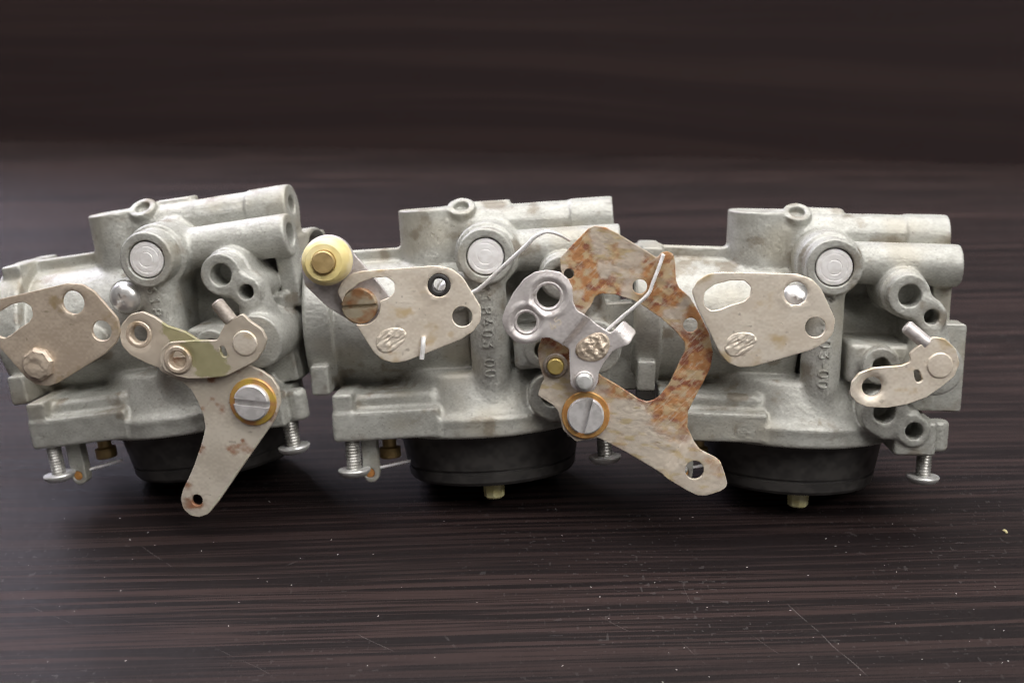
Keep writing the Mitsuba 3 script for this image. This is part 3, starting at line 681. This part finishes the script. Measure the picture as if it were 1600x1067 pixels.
def cross_bend(x, z):
    s = (x - j0[0]) * jn[0] + (z - j0[1]) * jn[1]
    t = np.clip((s + 0.9) / 1.8, 0, 1); t = t * t * (3 - 2 * t)
    u = np.clip((x - k0[0]) * kn[0] + (z - k0[1]) * kn[1] + 1.0, 0, 9)
    d = -2.6 * t + 0.22 * u ** 1.7
    for e, r in ((e1, 3.5), (e2, 2.95)):
        q = np.hypot(x - e[0], z - e[1])
        d = d - 0.45 * np.exp(-((q - r - 2.2) / 0.7) ** 2) + 0.6 * np.exp(-((q - r) / 0.9) ** 2)
    return d
X2 = K2 + '__cross_lever'
obj(X2, plate(g, y, 1.3, 0.15, 0.6, cross_bend, 0.7), 'bright_zinc', M2, label='bright plated lever with two eyes')
for e, r in ((e1, 3.5), (e2, 2.95)): obj(X2 + '__eyelet', ring(e, r + 0.9, r - 0.15, y - 2.6, 2.6, 0.4), 'bright_zinc', M2)
c = at(M2, 927, 543, y)
obj(X2 + '__rivet', lump((c[0], c[2]), 4.7, 4.3, y, 1.3, 12, 5, 0.4), 'tan_zinc', M2)
c = at(M2, 913, 597, y - 2)
obj(X2 + '__pin', disc((c[0], c[2]), 2.5, y - 2.6, 6, 0.5, 0.2), 'screw_steel', M2)
obj(X2 + '__pin__collar', ring((c[0], c[2]), 3.0, 2.4, y - 0.7, 1.0, 0.3), 'bright_zinc', M2)
mk = at(M2, 866, 507, y - 2.6); t = meshkit.text_mesh('45', 2.4, 0.5); v = t.vertices - [1.8, 1.2, 0]; ca, sa = math.cos(0.7), math.sin(0.7)
m = trimesh.Trimesh(np.stack([mk[0] + v[:, 0] * ca - v[:, 1] * sa, y - 2.5 - v[:, 2] * 0.6, mk[2] + v[:, 0] * sa + v[:, 1] * ca], 1), t.faces, process=False)
obj(X2 + '__stamped_mark', m, 'cream_zinc', M2, smooth=False)
w1 = [(738, 458, -27), (752, 449, -29), (784, 419, -33), (820, 386, -36), (835, 371, -37), (850, 363, -37), (862, 363, -36.5), (876, 368, -35.5), (890, 376, -33)]
obj(K2 + '__spring_wire', tube([at(M2, *p) for p in w1], [0.75, 0.7, 0.65, 0.65, 0.6, 0.55, 0.5, 0.42, 0.38]), 'white_metal', M2, smooth=True)
w2 = [(1037, 397, -36.6), (1029, 419, -36.9), (1020, 442, -37.2), (1013, 459, -37.4), (994, 477, -37.2), (970, 497, -36.8), (944, 520, -36.4)]
obj(K2 + '__spring_wire', tube([at(M2, *p) for p in w2], 0.56), 'white_metal', M2, smooth=True)
# flat pad at the engine end of the middle and right carburettors
pad = plate(rounded([(42.8, 30), (52.4, 30), (52.4, 57), (42.8, 57)], 0.8), -14.4, 9.5, 0.4)
for k in (2, 3): obj(KEY[k] + '__flange_pad', pad, 'cast_metal', POSES[k])
# the right carburettor's plain black block under its flange lug
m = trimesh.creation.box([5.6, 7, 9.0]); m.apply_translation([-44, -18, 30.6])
obj(KEY[3] + '__black_block', m, 'black_rubber', M3)

# ------------------------------------------------------------------ table, panel behind it, dust
tb = trimesh.creation.box([2400, 1500, 30]); tb.apply_translation([0, -200, -15])
obj('tabletop', tb, 'laminate', None, False, 'dark brown wood grain tabletop under the carburetors', kind='structure')
a, b = ground(0, 219), ground(1600, 258)
d = (b - a) / np.linalg.norm(b - a); ang = math.atan2(d[1], d[0])
pn = trimesh.creation.box([2400, 18, 114]); pn.apply_translation([0, 9, 57.1])
pn.apply_transform(trimesh.transformations.rotation_matrix(ang, [0, 0, 1])); pn.apply_translation((a + b) / 2)
obj('back_panel', pn, 'panel_laminate', None, False, 'dark brown wood grain panel standing behind the table', kind='structure')
def chip(c, r, h, seed):
    m = trimesh.creation.icosphere(1, 1.0); g2 = np.random.default_rng(seed)
    m.vertices *= g2.uniform(0.6, 1.2, (len(m.vertices), 1)); m.vertices *= [r, r * 0.5, h]
    m.apply_transform(trimesh.transformations.rotation_matrix(g2.uniform(0, 3), [0, 0, 1])); m.apply_translation([c[0], c[1], h * 0.7]); return m
scene['crumb_matter'] = two(pr((0.55, 0.47, 0.27), 0.7))
scene['dust_matter'] = two(pr((0.42, 0.40, 0.38), 0.8))
m = chip(ground(1571, 831), 1.1, 0.5, 1)
obj('crumb', m, 'crumb_matter', None, False, 'tiny pale yellow crumb on the table, far right in front', category='crumb')
specks = [chip(ground(random.uniform(0, 1600), 780 + 287 * random.random() ** 0.8), random.uniform(0.14, 0.30), 0.1, 100 + i) for i in range(80)]
obj('dust', trimesh.util.concatenate(specks), 'dust_matter', None, False, 'pale dust specks scattered on the table', kind='stuff', category='dust')
for (x0, y0, x1, y1, w, k) in ((1225, 940, 1360, 1058, 0.9, 0.9), (435, 890, 478, 870, 2.2, 0.55), (545, 985, 620, 1020, 0.9, 0.6), (1060, 1000, 1105, 1040, 0.8, 0.6), (215, 850, 275, 890, 0.7, 0.5), (40, 945, 115, 975, 0.8, 0.5),
                               (930, 960, 1000, 995, 0.7, 0.5), (1170, 990, 1230, 1030, 0.7, 0.4), (690, 990, 715, 1015, 2.4, 0.35), (1060, 900, 1080, 945, 0.6, 0.4), (650, 822, 730, 815, 0.6, 0.4), (330, 1010, 440, 1060, 0.7, 0.4)):
    p, q = ground(x0, y0) / 1000, ground(x1, y1) / 1000
    LINES.append((p[0], p[1], q[0], q[1], w * 0.0002, k * 0.55))
